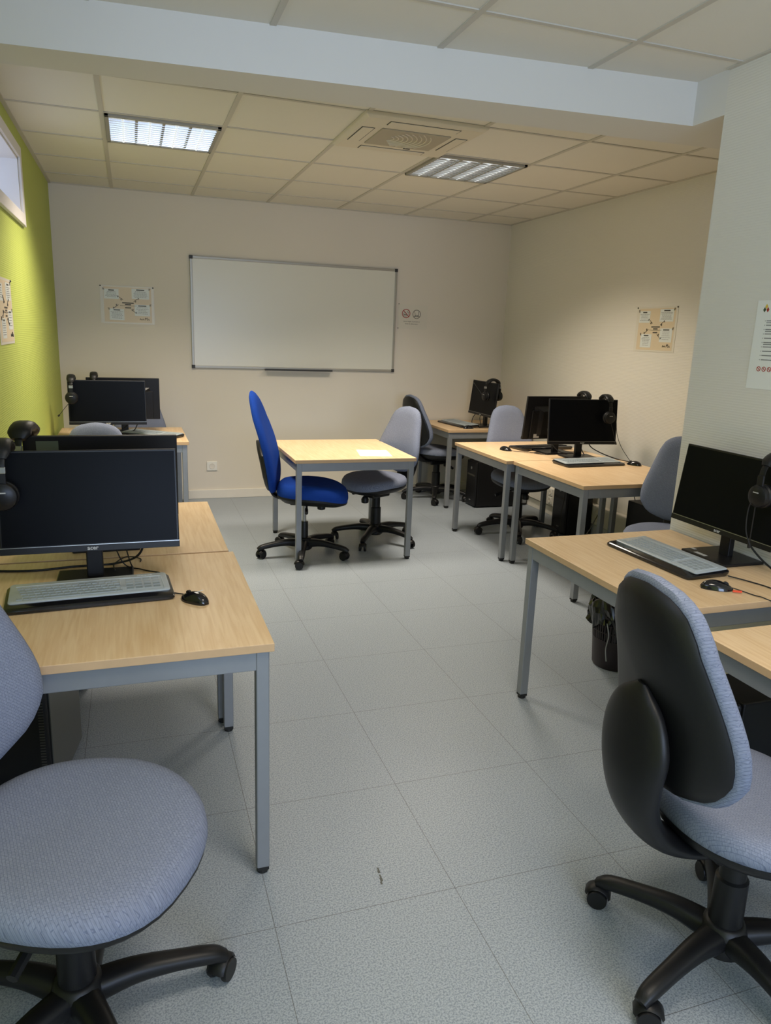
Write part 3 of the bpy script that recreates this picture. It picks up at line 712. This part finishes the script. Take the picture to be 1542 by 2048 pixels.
for r, z, amp in ((.092, .02, .002), (.106, .15, .003), (.114, .26, .004), (.118, .32, .012), (.124, .355, .020), (.134, .345, .014), (.142, .315, .010), (.142, .285, .010), (.138, .255, .014), (.136, .225, .020)):
    ring = []
    for i in range(n):
        a = 2 * pi * i / n; k_ = amp * (sin(7 * a + z * 40) * .5 + sin(13 * a + 1.3 + z * 70) * .4 + random.uniform(-.45, .45))
        ring.append(Vector(((r + k_) * cos(a), (r + k_) * sin(a), z + (amp * 1.1 * (sin(5 * a + z * 10) + random.uniform(-.3, .3)) if z > .2 else 0))))
    R.append(ring)
rings(bm, R, True, False); obj('bin_bag', bm, M_BAG, t, smooth=False)
bm = bmesh.new(); tube(bm, [(-.125, -.085, .26), (-.118, -.098, .20), (-.122, -.092, .13), (-.118, -.10, .07)], .003, 6); obj('bag_strip', bm, M_SILVER, t, smooth=True)

# ---------------------------------------------------------------- whiteboard
wx0, wx1, wz0, wz1 = .5105, 2.4368, 1.2142, 2.1784
t = thing('whiteboard', 'large blank white board in an aluminium frame on the back wall', 'whiteboard', ((wx0 + wx1) / 2, YB, wz0), 0)
a = (wx1 - wx0) / 2; h = wz1 - wz0
obj('writing_surface', boxes((-a + .01, a - .01, -.016, 0, .01, h - .01)), M_BOARD, t)
obj('frame', boxes((-a, a, -.022, 0, 0, .022), (-a, a, -.022, 0, h - .022, h), (-a, -a + .022, -.022, 0, .022, h - .022), (a - .022, a, -.022, 0, .022, h - .022)), M_ALU, t, bevel=.003)
for sx in (-1, 1):
    for z in (0, h):
        x = sx * (a - .012); zz = .012 if z == 0 else h - .012
        obj('corner_cap', boxes((x - .015, x + .015, -.026, 0, zz - .015, zz + .015)), M_CAP, t, bevel=.003)
px0, px1 = 1.161 - (wx0 + wx1) / 2, 1.801 - (wx0 + wx1) / 2
bm = boxes((px0, px1, -.075, -.02, -.008, -.002), (px0, px1, -.078, -.072, -.008, .008)); obj('pen_tray', bm, M_CAP, t, bevel=.001)

# ---------------------------------------------------------------- posters and notices
def dashes(bm, x, z, w_, n, rnd, y=-.0035, hgt=.0035, gap=.012, center=True):
    for k in range(n):
        L = w_ * rnd.uniform(.62, 1.0); a_ = x - L / 2 if center else x - w_ / 2
        q = a_; e = a_ + L
        while q < e:
            wl = rnd.uniform(.008, .022); box(bm, q, min(e, q + wl), y - .0003, y, z - k * gap - hgt / 2, z - k * gap + hgt / 2); q += wl + .003
def squiggle(bm, x, z, sx, sz, y=-.0035):
    P = [(x, y, z), (x + .012 * sx, y, z + .010 * sz), (x + .020 * sx, y, z + .002 * sz), (x + .014 * sx, y, z - .004 * sz), (x + .014 * sx, y, z + .010 * sz), (x + .030 * sx, y, z + .022 * sz), (x + .045 * sx, y, z + .030 * sz)]
    tube(bm, P, .0016, 5, 4)
    tube(bm, [(x + .036 * sx, y, z + .032 * sz), (x + .045 * sx, y, z + .030 * sz), (x + .043 * sx, y, z + .020 * sz)], .0018, 5, 2)
def mindmap_poster(label, loc, rotz, w_=.44, h_=.315, tiltx=0, seed=1):
    rnd = random.Random(seed)
    t = thing('poster', label, 'poster', loc, rotz, 'beige laminated posters'); a = w_ / 2
    # sheet hung from its top corners, faintly wavy
    bm = bmesh.new(); N = 16; R = []
    def yw(x, z): return -.0015 - .0 * sin(x * 20)
    box(bm, -a, a, -.0016, -.0004, -h_, 0); sh = obj('laminate_sheet', bm, M_PLASTICPAPER, t)
    obj('printed_area', boxes((-a + .03, a - .022, -.0022, -.0015, -h_ + .012, -.012)), M_KRAFT, sh)
    def P(u, v): return (-a + .03 + (w_ - .052) * u, -.012 - (h_ - .024) * v)
    bi = bmesh.new(); bg_ = bmesh.new()
    for u, v, ww, hh, hd, nl in ((.16, .20, .30, .26, .07, 5), (.77, .17, .36, .27, .10, 6), (.26, .78, .30, .30, .08, 6), (.80, .64, .32, .30, .10, 5)):
        x, z = P(u, v); W_, H_ = ww * w_ * .9, hh * h_
        obj('note_card', boxes((x - W_ / 2, x + W_ / 2, -.0029, -.0022, z - H_ / 2, z + H_ / 2)), M_NOTE, sh)
        box(bi, x - hd / 3, x + hd / 3, -.0034, -.0030, z + H_ / 2 - .014, z + H_ / 2 - .006)
        dashes(bg_, x, z + H_ / 2 - .024, W_ * .86, nl, rnd, y=-.0030, hgt=.0028, gap=(H_ - .03) / nl)
        sx = 1 if u > .5 else -1
        for q in range(3): tube(bi, [(x + sx * (W_ / 2 - .004 + q * .005), -.0034, z + H_ / 2 - .01), (x + sx * (W_ / 2 + .002 + q * .005), -.0034, z + H_ / 2 + .008)], .0010, 4)
    obj('small_print', bg_, M_GREYINK, sh)
    x, z = P(.5, .44); 
    for dz, L in ((.0, .095), (-.014, .05)): box(bi, x - L / 2, x + L / 2, -.0034, -.0030, z + dz - .0045, z + dz + .0035)
    tube(bi, [(x - .065, -.0034, z - .022), (x, -.0034, z - .025), (x + .07, -.0034, z - .022)], .0012, 4)
    box(bi, x - .025, x + .025, -.0034, -.0030, z - .045, z - .036)
    squiggle(bi, *P(.40, .36), -1, 1); squiggle(bi, *P(.62, .40), 1, 1); squiggle(bi, *P(.30, .50), -1, -1); squiggle(bi, *P(.56, .62), 1, -1)
    x, z = P(.74, .92)
    tube(bi, [(x, -.0034, z), (x + .006, -.0034, z + .014), (x + .010, -.0034, z), (x + .018, -.0034, z + .010), (x + .024, -.0034, z), (x + .030, -.0034, z + .012), (x + .036, -.0034, z)], .0014, 4, 3)
    tube(bi, [(x + .044, -.0034, z), (x + .046, -.0034, z + .022), (x + .052, -.0034, z + .008), (x + .060, -.0034, z + .022), (x + .064, -.0034, z - .002), (x + .074, -.0034, z + .012), (x + .080, -.0034, z - .002)], .0014, 4, 3)
    obj('heading_print', bi, M_INK, sh)
    for s in (-1, 1):
        bm = bmesh.new(); lathe(bm, [(.005, 0), (.006, .003), (.003, .006)], 10, Matrix.Translation((s * (a - .006), -.0016, -.006)) @ Matrix.Rotation(radians(90), 4, 'X')); obj('pin', bm, M_CAP, t)
    return t
mindmap_poster('beige printed poster pinned to the back wall left of the whiteboard', (-.018, YB - .0005, 1.893), radians(0), seed=1)
mindmap_poster('beige printed poster pinned to the right wall above the monitors', (XR - .0005, 4.605, 1.838), radians(-90), seed=2, w_=.45, h_=.32)
mindmap_poster('beige printed poster on the green wall, cut by the left frame edge', (XL + .0005, 4.20, 1.775), radians(90), seed=3, w_=.45, h_=.32)

# food ban notice
t = thing('notice', 'white rounded notice banning food, right of the whiteboard', 'sign', (2.62, YB - .0005, 1.745), 0); a, h = .152, .115
bm = bmesh.new(); pts = []
for sx, sz, a0 in ((1, 1, 0), (-1, 1, 90), (-1, -1, 180), (1, -1, 270)):
    for k in range(6):
        an = radians(a0 + 90 * k / 5); pts.append((sx * (a - .015) + .015 * cos(an), sz * (h - .015) + .015 * sin(an)))
rings(bm, [[Vector((x, y, z)) for x, z in pts] for y in (-.0004, -.0016)]); sh = obj('notice_sheet', bm, M_PLASTICPAPER, t)
def circ(bm, x, z, r, th, y=-.002, n=32):
    P = [Vector((x + r * cos(2 * pi * k / n), y, z + r * sin(2 * pi * k / n))) for k in range(n + 1)]; tube(bm, P, th, 6, 1)
bm = bmesh.new(); circ(bm, -.072, .03, .040, .0034); tube(bm, [(-.072 - .027, -.0025, .03 + .028), (-.072 + .027, -.0025, .03 - .028)], .0032, 6); obj('ban_symbol', bm, M_RED, sh)
bm = bmesh.new(); x, z = -.080, .018; y = -.002
tube(bm, [(x - .018, y, z + .004), (x - .016, y, z + .014), (x - .004, y, z + .019), (x + .010, y, z + .014), (x + .014, y, z + .004), (x - .018, y, z + .004)], .0014, 5, 3)
tube(bm, [(x - .018, y, z - .001), (x + .014, y, z - .001)], .0020, 5); tube(bm, [(x - .018, y, z - .005), (x - .016, y, z - .012), (x + .012, y, z - .012), (x + .014, y, z - .005)], .0014, 5, 3)
tube(bm, [(x + .012, y, z + .026), (x + .034, y, z + .026)], .0016, 5); tube(bm, [(x + .032, y, z + .026), (x + .027, y, z - .010)], .0014, 5); tube(bm, [(x + .018, y, z + .026), (x + .024, y, z + .038), (x + .030, y, z + .038)], .0013, 5)
obj('food_symbol', bm, M_INK, sh)
bm = bmesh.new(); x, z = .038, .027; circ(bm, x, z, .040, .0024)
tube(bm, [(x - .026, y, z + .026), (x - .018, y, z + .010), (x - .016, y, z - .012), (x - .026, y, z - .024)], .0016, 5, 3); tube(bm, [(x + .020, y, z + .026), (x + .021, y, z), (x + .022, y, z - .014), (x + .030, y, z - .024)], .0016, 5, 3)
for q in range(7): tube(bm, [(x - .020 + q * .0065, y, z - .026 + (q % 2) * .004), (x - .014 + q * .0055, y, z - .014 + (q % 3) * .004)], .0018, 5)
obj('hands_symbol', bm, M_INK, sh)
bm = text_bm('Ne pas manger, ne pas boire et', .0135, Matrix.Translation((-.012, -.002, -.048)) @ XZ); merge(bm, text_bm('laisser les salles propres', .0135, Matrix.Translation((-.012, -.002, -.070)) @ XZ)); obj('notice_text', bm, M_INK, sh)
for z in (.118, -.110):
    bm = bmesh.new(); lathe(bm, [(.004, 0), (.005, .003), (.003, .005)], 10, Matrix.Translation((-.150 if z > 0 else -.152, -.0016, z)) @ Matrix.Rotation(radians(90), 4, 'X')); obj('pin', bm, M_CAP, t)

# rules sheet on the near right wall
t = thing('notice', 'tall white sheet of rules on the near right wall, cut by the frame edge', 'sign', (XN - .0005, 2.385, 1.755), radians(-90)); rnd = random.Random(8)
sh = obj('notice_sheet', boxes((0, .25, -.0016, -.0004, -.34, 0)), M_PAPER, t); bm = bmesh.new(); bb = bmesh.new()
for k in range(10):
    z = -.078 - k * .0165; box(bm, .048, .051, -.002, -.0016, z - .0015, z + .0015); L = rnd.uniform(.12, .17); box(bm, .056, .056 + L, -.002, -.0016, z - .0018, z + .0018)
    if k in (0, 2, 5): box(bm, .056, .056 + .05, -.002, -.0016, z - .0085, z - .0055)
obj('small_print', bm, M_GREYINK, sh)
bm = text_bm('REGLEMENT', .013, Matrix.Translation((.13, -.002, -.056)) @ XZ); obj('heading_print', bm, M_INK, sh)
for (dx, dz, mm) in ((.028, -.024, M_YEL), (.020, -.036, M_GRN), (.036, -.036, M_RED)):
    bm = bmesh.new(); rings(bm, [[Vector((.018 + dx + p * .007, yy, dz + q * .010)) for p, q in ((0, 1), (-1, 0), (0, -1), (1, 0))] for yy in (-.0016, -.0021)]); obj('diamond_mark', bm, mm, sh)
bm = bmesh.new()
for x in (.052, .078, .104): circ(bm, x, -.262, .0085, .0013); tube(bm, [(x - .006, -.002, -.256), (x + .006, -.002, -.268)], .0014, 5)
obj('round_symbol', bm, M_RED, sh)

# paper sheet on the middle desk
bm = bmesh.new(); rings(bm, [[Vector((x, y, z)) for x, y in ((-.112, .145), (-.125, -.14), (.105, -.145), (.112, .135))] for z in (0, .0012)])
o = obj('paper_sheet', bm, M_PAPER, loc=(1.62, 4.965, .7402), rot=(0, 0, radians(-8))); tag(o, 'white paper sheet lying on the middle desk near its right edge', 'paper')

# ---------------------------------------------------------------- sockets
def socket(label, loc, rotz, n=1):
    t = thing('wall_socket', label, 'socket', loc, rotz, 'white wall sockets')
    for k in range(n):
        zz = -k * .075
        p = obj('socket_plate', boxes((-.048, .048, -.011, 0, zz - .044, zz + .044) if n == 1 else (-.03, .03, -.009, 0, zz - .033, zz + .033)), M_SOCKET, t, bevel=.004)
        r = .026 if n == 1 else .021
        bm = bmesh.new(); lathe(bm, [(r, 0), (r, .003), (r - .004, .003), (r - .005, -.004), (.002, -.004)], 24, Matrix.Translation((0, -.0115 if n == 1 else -.0095, zz)) @ Matrix.Rotation(radians(90), 4, 'X')); obj('socket_ring', bm, M_TRIM, p, smooth=True)
        bm = bmesh.new()
        for dx, dz in ((-.010, -.002), (.010, -.002), (0, .012)): lathe(bm, [(.0032, -.001), (.0032, .001)], 8, Matrix.Translation((dx, (-.0085 if n == 1 else -.0065), zz + dz)) @ Matrix.Rotation(radians(90), 4, 'X'))
        obj('pin_hole', bm, M_DARKGAP, p)
    return t
socket('white square wall socket low on the back wall, left of the blue chair', (.67, YB, .31), 0)
socket('white double socket on the right wall trunking, between chair and tower', (XR - .05, 5.72, .225), radians(-90), 2)
socket('white double socket on the right wall trunking, right of the tower', (XR - .05, 4.98, .225), radians(-90), 2)

# ---------------------------------------------------------------- cables
def cable(label, P, r=.003, group='black cables', m_=None, k=8, name='cable'):
    bm = bmesh.new(); tube(bm, P, r, 8, k); o = obj(name, bm, m_ or M_RUBBER, smooth=True); tag(o, label, 'cable', group); return o
zt = .744
cable('thick black cable running left across the desk behind the left foreground monitor stand', [(.02, 2.545, .93), (.0, 2.60, .80), (-.08, 2.66, zt + .003), (-.22, 2.66, zt), (-.36, 2.64, zt), (-.55, 2.68, zt)], .004)
cable('thin black cable looping beside the left foreground monitor stand', [(-.06, 2.56, .90), (-.03, 2.62, zt), (.0, 2.70, zt), (-.05, 2.74, zt), (-.09, 2.66, zt), (-.085, 2.56, .753)], .0022)
cable('thin black cable trailing from the left foreground monitor to the mouse', [(-.10, 2.57, .90), (-.06, 2.62, .76), (.0, 2.58, zt), (.06, 2.53, zt)], .0022)
cable('thin black cable lying across the second left desk', [(.10, 2.86, zt), (-.05, 2.92, zt), (-.2, 2.86, zt), (-.35, 2.90, zt)], .0025)
cable('black cable sagging behind the far left corner monitor', [(.05, 6.10, .90), (.0, 6.05, .78), (-.06, 6.02, zt), (.08, 5.99, zt), (.13, 6.06, zt)], .004)
cable('black cable looping below the far left corner monitor', [(-.02, 5.90, .88), (-.08, 5.95, .80), (-.18, 5.93, zt), (-.30, 5.95, zt)], .004)
cable('black cable hanging down in front of the turned-away monitor of the touching pair', [(2.93, 4.82, .93), (2.95, 4.80, .84), (3.00, 4.76, .77), (3.06, 4.72, zt + .01)], .004)
cable('black cable curving from the screen of the touching pair towards the right mouse', [(3.18, 4.64, .93), (3.20, 4.66, .83), (3.26, 4.62, .78), (3.34, 4.50, zt), (3.37, 4.35, zt)], .004)
cable('thin headset wire dropping from the screen of the touching pair to the mouse', [(3.30, 4.50, 1.02), (3.31, 4.49, .93), (3.33, 4.45, .84), (3.37, 4.38, zt)], .002)
cable('short black cable arching behind the stand of the touching pair', [(3.13, 4.66, .90), (3.15, 4.70, .82), (3.17, 4.66, zt)], .0035)
cable('thin wire coiled on the desk left of the touching pair of monitor stands', [(2.82, 4.86, zt), (2.9, 4.78, zt), (2.98, 4.80, zt), (2.95, 4.88, zt), (2.84, 4.83, zt), (2.90, 4.74, zt), (3.05, 4.76, zt)], .002)
cable('looped black wire hanging below the far right corner monitor', [(3.19, 6.55, .88), (3.15, 6.58, .80), (3.14, 6.55, zt), (3.18, 6.50, zt)], .0035)
cable('second black wire hanging below the far right corner monitor', [(3.19, 6.45, .88), (3.17, 6.46, .82), (3.17, 6.42, zt)], .0035)
cable('thick black cable running from the angled monitor down to the right desk', [(2.235, 2.17, .86), (2.26, 2.12, .80), (2.27, 2.06, .765), (2.26, 1.96, zt), (2.24, 1.83, zt)], .004)
cable('black keyboard cable trailing over the near edge of the right desk', [(2.06, 2.04, zt + .004), (2.10, 1.98, zt), (2.12, 1.90, zt), (2.10, 1.82, zt), (2.095, 1.79, .72), (2.09, 1.785, .45)], .0025)
cable('black headset wire hanging beside the angled monitor screen', [(2.14, 2.035, 1.05), (2.13, 2.06, 1.01), (2.13, 2.06, .92), (2.14, 2.04, .86)], .0025)
cable('black wire drooping behind the angled monitor stand', [(2.26, 2.32, .85), (2.29, 2.28, .83), (2.29, 2.22, .84)], .004)
cable('thin black wire hanging from the farther touching desk to its tower', [(3.45, 5.60, .62), (3.42, 5.56, .40), (3.36, 5.50, .20), (3.30, 5.42, .02)], .003)
cable('black wire hanging beside the tower of the farther touching desk', [(3.26, 5.10, .64), (3.30, 5.07, .40), (3.27, 5.05, .2), (3.24, 5.0, .01)], .003)
cable('grey cable curling between tower and desk legs near the right wall', [(3.55, 4.95, .20), (3.48, 4.93, .10), (3.40, 4.90, .03), (3.36, 4.92, .006)], .004, m_=M_PCGREY)
cable('black bundle sagging under the nearer touching desk by the wall', [(3.35, 4.50, .60), (3.42, 4.40, .52), (3.50, 4.25, .50), (3.55, 4.05, .53)], .005)
cable('thin black wire rising from the tower beside the half-hidden chair', [(3.45, 4.38, .455), (3.44, 4.42, .55), (3.42, 4.44, .66)], .003)
